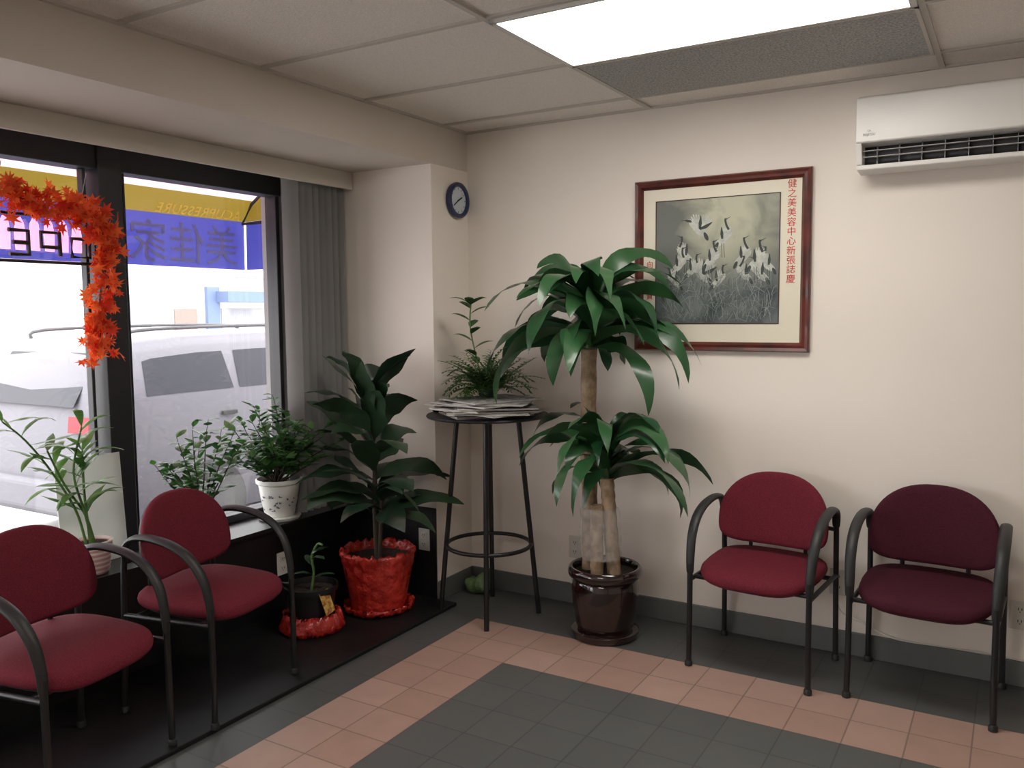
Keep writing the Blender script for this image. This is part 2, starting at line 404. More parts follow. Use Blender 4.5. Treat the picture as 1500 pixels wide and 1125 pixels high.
# ------------------------------------------------------------ chairs
def pad(outline, rings, fn, mb=None, m=0):
    mb = mb or MB(); n = len(outline); vs = []
    for sc_, h in rings:
        for (a, b) in outline: vs.append(fn(a*sc_, b*sc_, h))
    K = len(rings)
    fs = [(i*n+j, i*n+(j+1)%n, (i+1)*n+(j+1)%n, (i+1)*n+j) for i in range(K-1) for j in range(n)]
    fs += [tuple(range(n))[::-1], tuple((K-1)*n+j for j in range(n))]
    return mb.add(vs, fs, m)
def make_chair(mat, label):
    t = thing('armchair', label, 'chair', group='upholstered waiting room armchairs')
    sgn = lambda x: 1 if x >= 0 else -1
    ol = []
    for i in range(48):
        a = 2*PI*i/48; c, s_ = math.cos(a), math.sin(a)
        x = .240*sgn(c)*abs(c)**.55; y = .222*sgn(s_)*abs(s_)**.55
        if y < 0: x *= 1-.05*abs(y)/.22
        ol.append((x, y))
    def sf(a, b, h):
        z = .388+h - (.018*(max(0, -b-.10)/.12)**2) + .010*(b/.2)
        return (a, b-.015, z + (.004*(1-(a/.24)**2) if h > .03 else 0))
    seat = pad(ol, [(.05,0),(.90,0),(.96,.005),(.99,.014),(1,.024),(.985,.036),(.95,.044),(.86,.048),(.6,.049),(.3,.049),(.05,.049)], sf).build('seat', mat, t, angle=80)
    pad(ol, [(.05,-.012),(.86,-.012),(.90,-.006),(.90,.002),(.05,.002)], sf).build('seat_pan', M['plastic'], seat)
    ob = []
    for i in range(56):
        a = 2*PI*i/56; c, s_ = math.cos(a), math.sin(a)
        if s_ >= 0: ob.append((.236*sgn(c)*abs(c)**.85, .205*abs(s_)**.92))
        else: ob.append((.236*sgn(c)*abs(c)**.40, -.105*abs(s_)**.60))
    def bf(a, b, h):
        z = .588+b; y = .155+.16*b - .045*((a/.24)**2)
        return (a, y-h, z)
    bk = pad(ob, [(.05,0),(.91,0),(.965,.006),(.99,.014),(1,.022),(.985,.032),(.95,.038),(.85,.042),(.5,.044),(.05,.044)], bf).build('backrest', mat, t, angle=80)
    pad(ob, [(.05,-.010),(.86,-.010),(.93,-.006),(.955,.004),(.05,.004)], bf).build('back_shell', M['plastic'], bk)
    for sx in (-1, 1):
        X = .245*sx
        l1 = MB().tube(smooth([(X*1.01, -.205, .012), (X, -.205, .2), (X, -.203, .44)], 4), .0115, 12).build('leg', M['tube'], t)
        l2 = MB().tube(smooth([(X*1.01, .20, .012), (X, .19, .3), (X, .178, .55), (X, .165, .635)], 4), .0115, 12).build('leg', M['tube'], t)
        for yy, l_ in ((-.205, l1), (.20, l2)): MB().lathe([(.013, 0), (.016, .002), (.016, .018), (.0125, .024)], 14, c=(X*1.01, yy, 0)).build('foot_cap', M['plastic'], l_)
        arm = smooth([(X, .172, .585), (X*1.005, .160, .640), (X*1.01, .115, .668), (X*1.02, .04, .672), (X*1.03, -.05, .655), (X*1.03, -.125, .615), (X*1.02, -.175, .55), (X*1.005, -.198, .47), (X, -.203, .40)], 5)
        K = len(arm); rs = [.0125+.0065*math.sin(PI*min(1, max(0, i/(K-1))))**.6 for i in range(K)]
        MB().tube(arm, rs, 14, ref=(1, 0, 0), sx=1.15, sy=.70).build('armrest', M['plastic'], t)
    fr = MB()
    for y in (-.15, .13): fr.tube([(-.245, y, .372), (.245, y, .372)], .010, 10)
    for sx in (-1, 1):
        fr.tube([(.245*sx, -.205, .372), (.245*sx, .187, .372)], .010, 10)
        fr.tube(smooth([(.245*sx, .178, .57), (.225*sx, .165, .575), (.18*sx, .158, .58)], 4), .009, 8)
        fr.tube(smooth([(.12*sx, .13, .372), (.12*sx, .17, .39), (.12*sx, .176, .5), (.12*sx, .18, .58)], 4), .009, 8)
    fr.build('frame', M['tube'], t)
    return t
def put(t, L, R_):
    d = R_-L; a = math.atan2(d.y, d.x); m_ = (L+R_)/2
    bk = Vector((-math.sin(a), math.cos(a), 0)); c = m_+bk*.205
    t.location = (c.x, c.y, L.z); t.rotation_euler = (0, 0, a)
c3 = make_chair(M['burg'], 'burgundy armchair against the white wall right of the big potted plant, below the crane picture')
put(c3, Vector((1.397, -.455, 0)), Vector((1.886, -.492, 0)))
c4 = make_chair(M['burg2'], 'dark plum armchair furthest right, below the air conditioner')
pL = onz(1243, 1022); pR = onz(1450, 1070)
d_ = (pR-pL).normalized(); mid = (pL+pR)/2; put(c4, mid-d_*.245, mid+d_*.245)
c2 = dup(c3, (0,0,0), 0, 'burgundy armchair in front of the window beside the small black pot')
pL = onz(312, 1062, .018); pR = onz(441, 990, .018); d_ = Vector((-.20, 1, 0)).normalized(); mid = (pL+pR)/2+Vector((-.005,-.005,0))
put(c2, mid-d_*.245, mid+d_*.245)
c1 = dup(c3, (0,0,0), 0, 'burgundy armchair at the left edge, seat cut off by the picture edge')
pR = onz(252, 1092, .018); d_ = Vector((-.20, 1, 0)).normalized(); put(c1, pR-d_*.49, pR)

# ------------------------------------------------------------ picture
pw, ph_ = .806, .79
pc = thing('framed_picture', 'large mahogany framed painting of white cranes with red calligraphy on the wall', 'picture', (1.366, 0, 1.308))
f = MB(); fwid = .042; D = .028
prof = [(0, 0), (0, D*.7), (.006, D), (.018, D*.85), (.030, D*.95), (fwid, D*.45), (fwid, .006)]
def rect(i, y): return [(-pw/2+i, -y, i), (pw/2-i, -y, i), (pw/2-i, -y, ph_-i), (-pw/2+i, -y, ph_-i)]
vs = []
for i, y in prof: vs += rect(i, y)
f.add(vs, [(k*4+j, k*4+(j+1)%4, (k+1)*4+(j+1)%4, (k+1)*4+j) for k in range(len(prof)-1) for j in range(4)])
f.build('frame', M['mahog'], pc, sm=False)
mb_ = MB().box((-pw/2+.03, -.010, .03), (pw/2-.03, -.002, ph_-.03)).build('mat_board', M['mat'], pc, sm=False)
ax0, ax1, az0, az1 = -.297, .268, .128, .69
pt_ = MB().box((ax0, -.0115, az0), (ax1, -.0095, az1)).build('painting', M['art'], pc, sm=False)
bd = MB()
for a, b in (((ax0-.004,-.013,az0-.004),(ax0,-.0095,az1+.004)), ((ax1,-.013,az0-.004),(ax1+.004,-.0095,az1+.004)), ((ax0,-.013,az0-.004),(ax1,-.0095,az0)), ((ax0,-.013,az1),(ax1,-.0095,az1+.004))): bd.box(a, b)
bd.build('inner_bead', M['gold'], pc, sm=False)
cr = MB()
rg = random.Random(3)
def stroke(mb, pts, ws, y, m):
    pts = [Vector((p[0], 0, p[1])) for p in pts]; vs = []
    for i, p in enumerate(pts):
        T = (pts[min(i+1, len(pts)-1)]-pts[max(i-1, 0)]).normalized(); nn = Vector((-T.z, 0, T.x))
        w = ws[i] if isinstance(ws, list) else ws
        for q in (p-nn*w, p+nn*w): vs.append((q.x, y, q.z))
    mb.add(vs, [(2*i, 2*i+2, 2*i+3, 2*i+1) for i in range(len(pts)-1)], m)
def blob(mb, cx, cz, rx, rz, an, y, m, n=16):
    vs = [(cx, y, cz)]
    for i in range(n):
        a = 2*PI*i/n; x = rx*math.cos(a); z = rz*math.sin(a)
        vs.append((cx+x*math.cos(an)-z*math.sin(an), y, cz+x*math.sin(an)+z*math.cos(an)))
    mb.add(vs, [(0, 1+i, 1+(i+1) % n) for i in range(n)], m)
def crane(cx, cz, k, flip, neck, legs=True, wings=0):
    s_ = -1 if flip else 1; y = -.0125-rg.random()*.0006
    blob(cr, cx, cz, .034*k, .015*k, s_*rad(38), y, 0)
    blob(cr, cx-s_*.024*k, cz-.022*k, .017*k, .007*k, s_*rad(65), y-.0001, 1)
    hx, hz = cx+s_*.050*k*math.cos(neck), cz+.018*k+.066*k*math.sin(neck)
    pts = [(cx+s_*.020*k, cz+.012*k), (cx+s_*.034*k, cz+.026*k), ((cx+s_*.024*k+hx)/2, (cz+.034*k+hz)/2), (hx, hz)]
    ps = [(p.x, p.z) for p in smooth([(a, 0, b) for a, b in pts], 4)]
    nn_ = len(ps)
    stroke(cr, ps[:nn_//2+1], [(.007-.004*i/nn_)*k for i in range(nn_//2+1)], y-.0002, 0)
    stroke(cr, ps[nn_//2:], [(.0048-.002*i/nn_)*k for i in range(nn_-nn_//2)], y-.0003, 1)
    blob(cr, hx+s_*.002*k, hz+.002*k, .0055*k, .0038*k, 0, y-.0004, 1)
    stroke(cr, [(hx+s_*.004*k, hz+.002*k), (hx+s_*.024*k, hz+.012*k*math.sin(neck))], [.0020*k, .0004*k], y-.0003, 1)
    if legs:
        for dx in (-.004, .006): stroke(cr, [(cx+dx*k, cz-.012*k), (cx+dx*k+s_*.004*k, cz-.070*k)], .0010*k, y-.0001, 1)
    for w in range(wings):
        a0 = rad(60+55*w)
        for j in range(7):
            a = a0+rad(9*j-20); L_ = (.066-.004*abs(j-3))*k
            ex, ez = cx+s_*math.cos(a)*L_, cz+math.sin(a)*L_
            stroke(cr, [(cx, cz+.006*k), ((cx+ex)/2, (cz+ez)/2), (ex, ez)], [.004*k, .0065*k, .0015*k], y-.00015-.00002*j, 1 if j > 5 else 0)
def apx(u, v):
    p = ony(u, v, -.0125); return p.x-1.366, p.z-1.308
for (u, v, k, fl, nk, lg, wg) in ((1058,352,1.1,0,1.35,1,1),(1025,338,1.25,1,.3,0,2),(1005,376,1.1,1,1.2,1,1),(1040,384,1.1,0,1.3,1,1),(992,392,1.1,0,1.1,1,1),(1030,404,1.35,1,.5,1,2),(1086,380,1.1,0,1.4,1,1),(1106,386,1.2,0,1.25,1,1),(1126,390,1.0,1,1.3,1,1),(1116,404,1.1,1,.9,1,1),(1092,404,1.0,1,1.45,1,1),(990,414,1.0,1,.8,1,1),(1050,414,1.0,0,1.0,1,1),(1012,398,1.0,0,1.0,1,1)):
    x, z = apx(u, v); crane(x, z, k, fl, nk, lg, wg)
cr.build('cranes', [M['cwhite'], M['cblack']], pt_, sm=False, recalc=False)
rd = MB()
for i in range(460):
    x = rg.uniform(ax0+.02, ax1-.02); z = az0+.004+rg.random()**1.3*.20
    L_ = rg.uniform(.03, .09); a = rad(90+rg.gauss(0, 45)); ex = min(ax1-.004, max(ax0+.004, x+math.cos(a)*L_)); ez = min(z+abs(math.sin(a))*L_, az0+.27)
    mx, mz = (x+ex)/2+rg.uniform(-.006, .006), (z+ez)/2+.012
    stroke(rd, [(x, z), (min(ax1-.004, max(ax0+.004, mx)), mz), (ex, ez)], [.0007, .0010, .0003], -.0136-i*2e-6, 0)
rd.build('reeds', M['reed'], pt_, sm=False, recalc=False)
RX = Matrix.Rotation(rad(90), 4, 'X')
text_mesh('calligraphy', '\n'.join('健之美美容中心新張誌慶'), .040, M['redink'], Matrix.Translation((.319, -.0108, .712)) @ RX, mb_, line=1.02)
text_mesh('calligraphy', '\n'.join('梅向　王賀'), .034, M['redink'], Matrix.Translation((-.33, -.0108, .44)) @ RX, mb_, line=1.45)

# ------------------------------------------------------------ clock
ck = thing('wall_clock', 'small round wall clock with navy blue rim on the narrow pillar face', 'clock', (0, -.115, 2.075))
RY = Matrix.Rotation(rad(90), 4, 'Y')
MB().lathe([(.078,0),(.090,.004),(.094,.018),(.090,.030),(.080,.034),(.070,.028),(.069,.018)], 48, T=RY, cap1=False).build('rim', M['clockblue'], ck)
dl = MB().lathe([(.0701,.010),(.0701,.019)], 48, T=RY).build('dial', M['clockface'], ck)
for nm, a, L_, w in (('minute_hand', rad(125), .050, .0025), ('hour_hand', rad(-62), .036, .0035)):
    MB().box((.0205, -w, -.01), (.0225, w, L_), T=Matrix.Rotation(a, 4, 'X')).build(nm, M['frameblack'], ck, sm=False)
for i in range(12):
    MB().box((.0192, -.0016, .056), (.0202, .0016, .065), T=Matrix.Rotation(i*PI/6, 4, 'X')).build('hour_mark', M['frameblack'], dl, sm=False)

# ------------------------------------------------------------ air conditioner
ac = thing('air_conditioner', 'white wall mounted split air conditioner unit high on the right wall', 'air conditioner', (1.965, 0, 2.035))
def prism(prof, x0, x1):
    n = len(prof); vs = [(x0, y, z) for y, z in prof]+[(x1, y, z) for y, z in prof]
    return MB().add(vs, [tuple(range(n)), tuple(range(2*n-1, n-1, -1))]+[(i, n+i, n+(i+1)%n, (i+1)%n) for i in range(n)])
prism([(0,.02),(0,.285),(-.16,.29),(-.182,.280),(-.190,.262),(-.190,.112),(-.176,.106),(-.09,.104),(-.09,.030),(-.158,.026),(-.156,.008),(-.06,0)], 0, .86).build('body', M['ac'], ac, bevel=.004)
fp = prism([(-.186,.106),(-.1935,.112),(-.1945,.24),(-.190,.262),(-.184,.262),(-.186,.24)], .001, .859).build('front_panel', M['ac'], ac, bevel=.002)
MB().box((.006, -.097, .031), (.854, -.088, .103)).build('air_outlet', M['acdark'], ac, sm=False)
for x0 in (0, .838): prism([(-.09,.028),(-.158,.028),(-.188,.106),(-.09,.106)], x0, x0+.022).build('end_cap', M['ac'], ac, sm=False, bevel=.003)
for zz, yy in ((.078, .165), (.056, .155)): MB().box((.022, -yy, zz), (.838, -yy+.02, zz+.0022)).build('louver', M['louver'], ac, sm=False)
for i in range(10): MB().box((.07+i*.08, -.125, .032), (.0725+i*.08, -.097, .102)).build('vane', M['grey'], ac, sm=False)
text_mesh('logo', 'FUJITSU', .013, M['grey'], Matrix.Translation((.05, -.1955, .132)) @ RX, fp, ext=.0005)
lg = MB(); lg.torus((0,0,0), .004, .0006, 16, 6); lg.torus((.005,0,.0), .0025, .0006, 12, 6)
for v_ in lg.v: v_.xyz = (v_.x+.048, -.1960+v_.z*.3, v_.y+.150)
lg.build('emblem', M['grey'], fp)

# ------------------------------------------------------------ outlets
def outlet(p, rz, label, w=.07, h=.115):
    t = thing('wall_outlet', label, 'outlet', p, rz)
    MB().box((-w/2, -.006, -h/2), (w/2, 0, h/2)).build('cover_plate', M['outlet'], t, sm=False, bevel=.003)
    for dz in (-.024, .024):
        s_ = MB().box((-.016, -.009, dz-.014), (.016, -.006, dz+.014), 0)
        for dx in (-.006, .006): s_.box((dx-.0015, -.0096, dz-.003), (dx+.0015, -.0088, dz+.007), 1)
        s_.box((-.002, -.0096, dz-.011), (.002, -.0088, dz-.007), 1)
        s_.build('socket', [M['outlet'], M['slot']], t, sm=False)
    return t
p = ony(622, 790, YP-.008); outlet(p, 0, 'ivory outlet on the black panel behind the tall table')
p = onx(413, 825, -.56); outlet(p, rad(90), 'ivory outlet on the black low wall beside the window chair')
p = ony(843, 801, 0); outlet(p, 0, 'ivory outlet on the white wall behind the big brown plant pot')
p = ony(1228, 852, 0); ox = outlet(p, 0, 'ivory outlet between the two right hand chairs with a white cord')
q = ony(1494, 901, 0); outlet(q, 0, 'ivory outlet at the right edge behind the plum chair')
pts = [p+Vector((0,-.012,-.03)), p+Vector((0,-.035,-.05)), p+Vector((.02,-.03,-.12)), Vector((p.x+.10,-.025,.16)), Vector((p.x+.22,-.018,.112)), Vector((p.x+.40,-.018,.112)), Vector((p.x+.55,-.02,.118)), Vector((p.x+.66,-.018,.112)), Vector((3.1,-.018,.112))]
tag(MB().tube(smooth(pts, 8), .003, 8).build('power_cord', M['outlet']), 'thin white cord running along the top of the baseboard behind the right chairs', 'cord')
p = ony(846, 842, 0)
t = thing('plug_adapter', 'small white plug adapter hanging low on the wall beside the brown pot', 'adapter', (p.x, 0, p.z))
MB().box((-.018, -.05, -.035), (.018, 0, .03)).build('body', M['ac'], t, sm=False, bevel=.005)
MB().box((-.010, -.053, -.018), (.010, -.050, .014)).build('face_plate', M['outlet'], t, sm=False)

# ------------------------------------------------------------ bar table with papers
TC = Vector((.325, -.335, 0)); TZ = 1.0
bt = thing('bar_table', 'tall round black metal table in the corner holding newspapers', 'table', TC)
MB().lathe([(.05,TZ-.014),(.285,TZ-.014),(.295,TZ-.012),(.30,TZ-.006),(.296,TZ),(.05,TZ)], 64).build('table_top', M['plastic'], bt, angle=30)
a0 = math.atan2(-.246, .136)
for i in range(4):
    a = a0+i*PI/2; c, s_ = math.cos(a), math.sin(a)
    MB().tube([(c*.245, s_*.245, 0), (c*.15, s_*.15, TZ-.013)], .0125, 12).build('leg', M['tube'], bt)
MB().torus((0,0,.35), .208, .010, 56, 10).build('foot_ring', M['tube'], bt)
rg = random.Random(17)
z = TZ+.0005
for i in range(11):
    w, d = rg.uniform(.34, .43), rg.uniform(.25, .32); th = rg.uniform(.0045, .0080)
    cx, cy = rg.uniform(-.05, .13), rg.uniform(-.12, .02); an = rad(rg.uniform(-55, 55)+30)
    if i == 10: cx, cy = .05, -.05
    nb = MB(); lay = rg.choice([2, 3])
    for k in range(lay):     # folded sections of one paper, slightly fanned
        z0 = th*k/lay; z1 = th*(k+1)/lay-.0004; ox_, oy_ = rg.uniform(-.010, .010), rg.uniform(-.010, .010)
        vs = []
        for t_ in (0, 1):
            for (xx, yy) in ((-.5,-.5),(.5,-.5),(.5,.5),(-.5,.5)):
                vs.append((xx*w+ox_, yy*d+oy_, z1 if t_ else z0))
        nb.add(vs, [(0,3,2,1)], 0); nb.add(vs, [(4,5,6,7)], 0)
        nb.add(vs, [(0,1,5,4),(1,2,6,5),(2,3,7,6),(3,0,4,7)], 1)
    o = nb.build('newspaper', [M['paper'], M['paperb']], sm=False)
    tag(o, 'folded newspaper in the messy pile on the tall round table', 'newspaper', 'newspapers piled on the tall table')
    o.location = (TC.x+cx, TC.y+cy, z); o.rotation_euler = (0, 0, an); z += th+.0004
PZ = z+.0005
p = onz(637, 603, TZ)
tag(MB().lathe([(.028,0),(.036,.004),(.045,.014),(.043,.014),(.034,.007),(.001,.005)], 36).build('dish', M['glaze']), 'small round dark dish at the left rim of the tall table', 'dish').location = (p.x+.03, p.y, TZ+.001)
def clampL(loc, ymax=-.02, xmin=None):
    def f(p):
        q = p.copy()
        if q.y+loc.y > ymax: q.y = ymax-loc.y-.0005
        if xmin is not None and q.x+loc.x < xmin: q.x = xmin-loc.x
        return q
    return f
loc = Vector((.315, -.32, PZ))
pp = thing('potted_palm', 'small feathery parlor palm in a dark pot on top of the newspapers', 'plant', loc)
po = MB().lathe([(.036,0),(.040,.004),(.045,.030),(.050,.032),(.050,.037),(.044,.037),(.042,.034)], 32).build('pot', M['greypot'], pp)
MB().lathe([(.001,.032),(.0425,.032)], 32, cap0=False, cap1=False).build('soil', M['soil'], po)
fo = MB(); st = MB(); cf0 = clampL(loc, -.015, .012)
def cf(p):
    q = cf0(p)
    if q.x > .24: q.x = .24
    if q.z < .006: q.z = .006
    return q
rg = random.Random(5)
for i in range(130):
    az = rg.uniform(0, 2*PI); L_ = rg.uniform(.10, .28); el = rad(rg.uniform(10, 88)); e2 = rad(rg.uniform(-65, 35)); n = 12
    p = Vector((rg.uniform(-.04, .04), rg.uniform(-.04, .04), .036)); path = [cf(p)]
    for k in range(n):
        t_ = k/n; e = el+(e2-el)*t_**1.2; d = Vector((math.cos(az)*math.cos(e), math.sin(az)*math.cos(e), math.sin(e))); p = p+d*L_/n; path.append(cf(p))
        if k > 0:
            for sd in (-1, 1):
                fo.leaf(cf(p), az+sd*rad(62), e*.6+.1, e*.6-.6, .048*(1-.4*t_), .013, 3, .2, clamp=cf)
    st.tube(path, .0012, 5)
tall = smooth([(-.02,0,.05), (-.05,-.02,.20), (-.075,-.03,.34), (-.07,-.03,.45)], 4); tall = [cf(p) for p in tall]; st.tube(tall, .004, 6)
for k in range(14):
    b = tall[min(len(tall)-1, 2+k)]; fo.leaf(b, k*2.4, rad(45), rad(-25), .115, .046, 7, .25, shape='oval', clamp=cf)
fo.build('foliage', M['palm'], pp, recalc=False); st.build('stem', M['bstem'], pp)

# ------------------------------------------------------------ big dracaena
loc = Vector((.945, -.315, 0))
dr = thing('dracaena_plant', 'tall corn plant with two leafy crowns in a glossy dark brown ceramic pot', 'plant', loc)
MB().lathe([(.11,0),(.148,.004),(.156,.02),(.156,.035),(.148,.04),(.11,.035)], 56).build('saucer', M['glaze'], dr)
po = MB().lathe([(.10,.03),(.122,.032),(.134,.06),(.150,.16),(.155,.23),(.150,.262),(.146,.270),(.152,.278),(.168,.290),(.172,.305),(.168,.322),(.160,.330),(.150,.328),(.146,.315),(.143,.29)], 64, cap1=False).build('pot', M['glaze'], dr)
MB().lathe([(.001,.30),(.06,.304),(.143,.297)], 40, cap0=False, cap1=False).build('soil', M['soil'], po)
def trunk(pts, r, mat=M['bark']):
    P_ = smooth(pts, 8); rs = [r*(1+.05*math.sin(i*1.9)) for i in range(len(P_))]
    return MB().tube(P_, rs, 16).build('trunk', mat, dr)
trunk([(-.080,.005,.28), (-.082,.01,.6), (-.090,.015,.9), (-.088,.015,1.32)], .036)
trunk([(.052,-.01,.28), (.038,-.02,.5), (.026,-.02,.64), (.018,-.02,.74)], .032)
trunk([(-.012,-.06,.28), (-.014,-.06,.42), (-.016,-.055,.62)], .030)
MB().tube(smooth([(-.012,-.02,.37), (-.014,-.022,.48), (-.016,-.02,.60)], 4), [.080,.086,.081,.087,.083,.086,.079,.083,.077], 18, sx=1.15, sy=.95).build('plastic_wrap', M['wrap'], dr)
fo = MB(); cf = clampL(loc, -.03); rg = random.Random(45)
def crown(c0, c1, n, Lm, W, rg, elhi, ello):
    c0 = Vector(c0); c1 = Vector(c1); MB().tube([c0, (c0+c1)/2, c1], [.017, .014, .006], 10).build('stem', M['bstem'], dr)
    for i in range(n):
        t_ = i/(n-1); az = i*2.399+rg.uniform(-.4, .4); b = c0.lerp(c1, t_)
        wall = max(0, math.sin(az)) if abs(math.cos(az)) < .8 else 0
        L_ = Lm*rg.uniform(.66, 1.10)*(1-.28*t_*t_)*(1-.45*wall)
        e0 = rad(elhi[0]+(elhi[1]-elhi[0])*t_+rg.uniform(-16, 14)); e1 = rad(ello[0]+(ello[1]-ello[0])*t_+rg.uniform(-26, 18))
        fo.leaf(b+Vector((math.cos(az), math.sin(az), 0))*.012, az, e0, e1, L_, W*rg.uniform(.82, 1.12), 15, .10, .28, clamp=cf, bend=rg.uniform(-.5, .5), roll=rg.uniform(-.9, .9))
crown((-.085,.01,1.33), (-.045,-.03,1.56), 60, .62, .122, rg, (26, 72), (-98, -50))
crown((.018,-.02,.73), (.035,-.05,.93), 38, .54, .104, rg, (36, 74), (-98, -50))
fo.build('foliage', M['drac'], dr, recalc=False)

# ------------------------------------------------------------ cordyline in red foil
loc = Vector((-.165, -.60, .018))
cp = thing('potted_cordyline', 'dark broad leaved plant in a bright red foil wrapped pot by the window corner', 'plant', loc)
rj = random.Random(9); tab = [[rj.uniform(-1, 1) for _ in range(80)] for _ in range(20)]
def jit(i, a, r, z):
    k = int(a/(2*PI)*80+.5) % 80; am = .012 if i > 5 else .005
    return r+tab[i % 20][k]*am*.6+am*.5*math.sin(a*17+i*1.7), z+(tab[(i+3) % 20][k]*.012 if i > 5 else 0)
po = MB().lathe([(.13,0),(.135,.01),(.138,.03),(.142,.06),(.150,.12),(.160,.18),(.168,.24),(.172,.27),(.186,.295),(.180,.31),(.168,.30),(.155,.275)], 80, jit=jit, cap1=False).build('pot', M['foil'], cp, angle=180)
MB().lathe([(.001,.262),(.155,.266)], 40, cap0=False, cap1=False).build('soil', M['soil'], po)
def jit2(i, a, r, z):
    k = int(a/(2*PI)*80+.5) % 80; return r+tab[i][k]*.012*(i > 0), z+abs(tab[i+4][k])*.012*(i > 1)
MB().lathe([(.12,.001),(.145,.002),(.165,.012),(.172,.035),(.160,.03),(.150,.012)], 80, jit=jit2, cap1=False).build('foil_skirt', M['foil'], cp, angle=180)
stem = smooth([(0,0,.25), (-.02,.01,.5), (-.01,.0,.8), (-.05,-.01,1.06)], 8)
MB().tube(stem, [.016-.0004*i for i in range(len(stem))], 10).build('stem', M['brstem'], cp)
MB().tube(smooth([(.03,-.02,.25),(.05,-.03,.45),(.06,-.03,.58)],4), .010, 8).build('stem', M['brstem'], cp)
fo = MB(); rg = random.Random(14)
def cfc(p):
    q = p.copy()
    if q.x+loc.x < .03 and q.y+loc.y > YP-.015: q.y = YP-.015-loc.y
    if q.y+loc.y > -.03: q.y = -.03-loc.y
    if q.x+loc.x < -.52 and q.z < SILL: q.x = -.52-loc.x
    if q.z < .02: q.z = .02
    return q
for i in range(38):
    t_ = i/37; b = stem[int(7+t_*(len(stem)-8))]; az = i*2.399+.6+rg.uniform(-.4, .4); wall = max(0, math.sin(az)) if math.cos(az) < .55 else 0
    L_ = rg.uniform(.38, .54)*(1-.42*wall)*(1-.20*t_)
    e0 = rad(36+40*t_+rg.uniform(-16, 14)); e1 = rad(-55+80*t_+rg.uniform(-34, 26))
    fo.leaf(b, az, e0, e1, L_, rg.uniform(.105, .145), 12, .14, .18, 'broad', clamp=cfc, roll=rg.uniform(-1.0, 1.0), bend=rg.uniform(-.5, .5))
fo.leaf(stem[-2], .35, rad(62), rad(20), .34, .10, 12, .2, .1, 'broad', clamp=cfc)
for i in range(8):
    b = Vector((.058, -.03, .48+.015*i)); az = i*2.399; L_ = .36*(1-.3*max(0, math.sin(az)))
    fo.leaf(b, az, rad(30+4*i), rad(-60+6*i), L_, .11, 9, .2, .1, 'broad', clamp=cfc)
fo.build('foliage', M['cord'], cp, recalc=False)

# ------------------------------------------------------------ small black pot
loc = Vector((-.26, -.97, .018))
bp = thing('potted_seedling', 'small black nursery pot with red foil around its base and a curled sprout', 'plant', loc)
po = MB().lathe([(.085,.004),(.09,.006),(.115,.19),(.124,.192),(.126,.215),(.117,.215),(.113,.19)], 40, cap1=False).build('pot', M['blackpot'], bp)
MB().lathe([(.001,.185),(.112,.188)], 32, cap0=False, cap1=False).build('soil', M['soil'], po)
MB().lathe([(.09,.001),(.135,.003),(.145,.02),(.132,.06),(.122,.085),(.115,.07)], 80, jit=jit2, cap1=False).build('foil_wrap', M['foil'], bp, angle=180)
fo = MB(); st = MB()
sp_ = smooth([(0,0,.18),(.01,.01,.27),(-.01,.02,.34),(.02,.03,.40),(.05,.03,.40)], 5); st.tube(sp_, .006, 8)
for k, (zz, a, l) in enumerate(((.30, 2.6, .12), (.33, -.3, .13), (.26, 4.4, .10), (.36, 1.0, .09), (.24, .4, .12))): fo.leaf((0, .01, zz), a, rad(40), rad(-30), l, .04, 7, .3, .1, 'oval')
fo.build('foliage', M['cord'], bp, recalc=False); st.build('stem', M['bstem'], bp)
T = Matrix.Translation((.118, -.02, .15)) @ Matrix.Rotation(rad(-12), 4, 'Y') @ Matrix.Rotation(rad(12), 4, 'X')
MB().box((0, -.03, -.05), (.002, .03, .06), T=T).build('plant_tag', M['tag'], bp, sm=False)

# ------------------------------------------------------------ plants on the sill
def shrub(fo, st, base, nb, hgt, spread, lL, lW, per, rg, cl=None, shape='oval'):
    for i in range(nb):
        az = i*2.399+rg.uniform(-.4, .4); q = ((i+.5)/nb)**.6; e = rad(88-52*q*spread); L_ = hgt*rg.uniform(.75, 1.08)*(1-.15*q)
        p = Vector(base)+Vector((rg.uniform(-.02, .02), rg.uniform(-.02, .02), 0)); path = [p.copy()]
        for k in range(8):
            e2 = e-.35*(k/8)*spread; a2 = az+.2*math.sin(k)
            p = p+Vector((math.cos(a2)*math.cos(e2), math.sin(a2)*math.cos(e2), math.sin(e2)))*L_/8
            if cl: p = cl(p)
            path.append(p.copy())
        st.tube(path, [.0045-.0004*k for k in range(9)], 6)
        for k in range(per):
            t_ = .28+.72*k/(per-1); j = min(7, int(t_*8)); b = path[j].lerp(path[j+1], t_*8-j)
            fo.leaf(b, rg.uniform(0, 2*PI), rad(rg.uniform(0, 60)), rad(rg.uniform(-40, 20)), lL*rg.uniform(.7, 1.15), lW*rg.uniform(.8, 1.15), 5, .25, 0, shape, clamp=cl)
def sillc(loc):
    def f(p):
        q = p.copy()
        if q.x+loc.x < -.765: q.x = -.765-loc.x
        if q.x+loc.x < -.535 and q.y+loc.y > -.735: q.y = -.735-loc.y
        return q
    return f
p = onx(410, 750, -.65)
loc = Vector((-.65, p.y, SILL))
jp = thing('potted_shrub', 'bushy green shrub in a white ceramic pot with blue floral print on the sill', 'plant', loc)
MB().lathe([(.07,0),(.098,.002),(.105,.016),(.095,.02),(.07,.018)], 40).build('saucer', M['chinapot'], jp)
po = MB().lathe([(.066,.014),(.072,.016),(.090,.10),(.102,.18),(.114,.188),(.116,.204),(.108,.207),(.100,.19)], 48, cap1=False).build('pot', M['chinapot'], jp)
MB().lathe([(.001,.182),(.100,.184)], 32, cap0=False, cap1=False).build('soil', M['soil'], po)
fl = MB(); rg = random.Random(2)
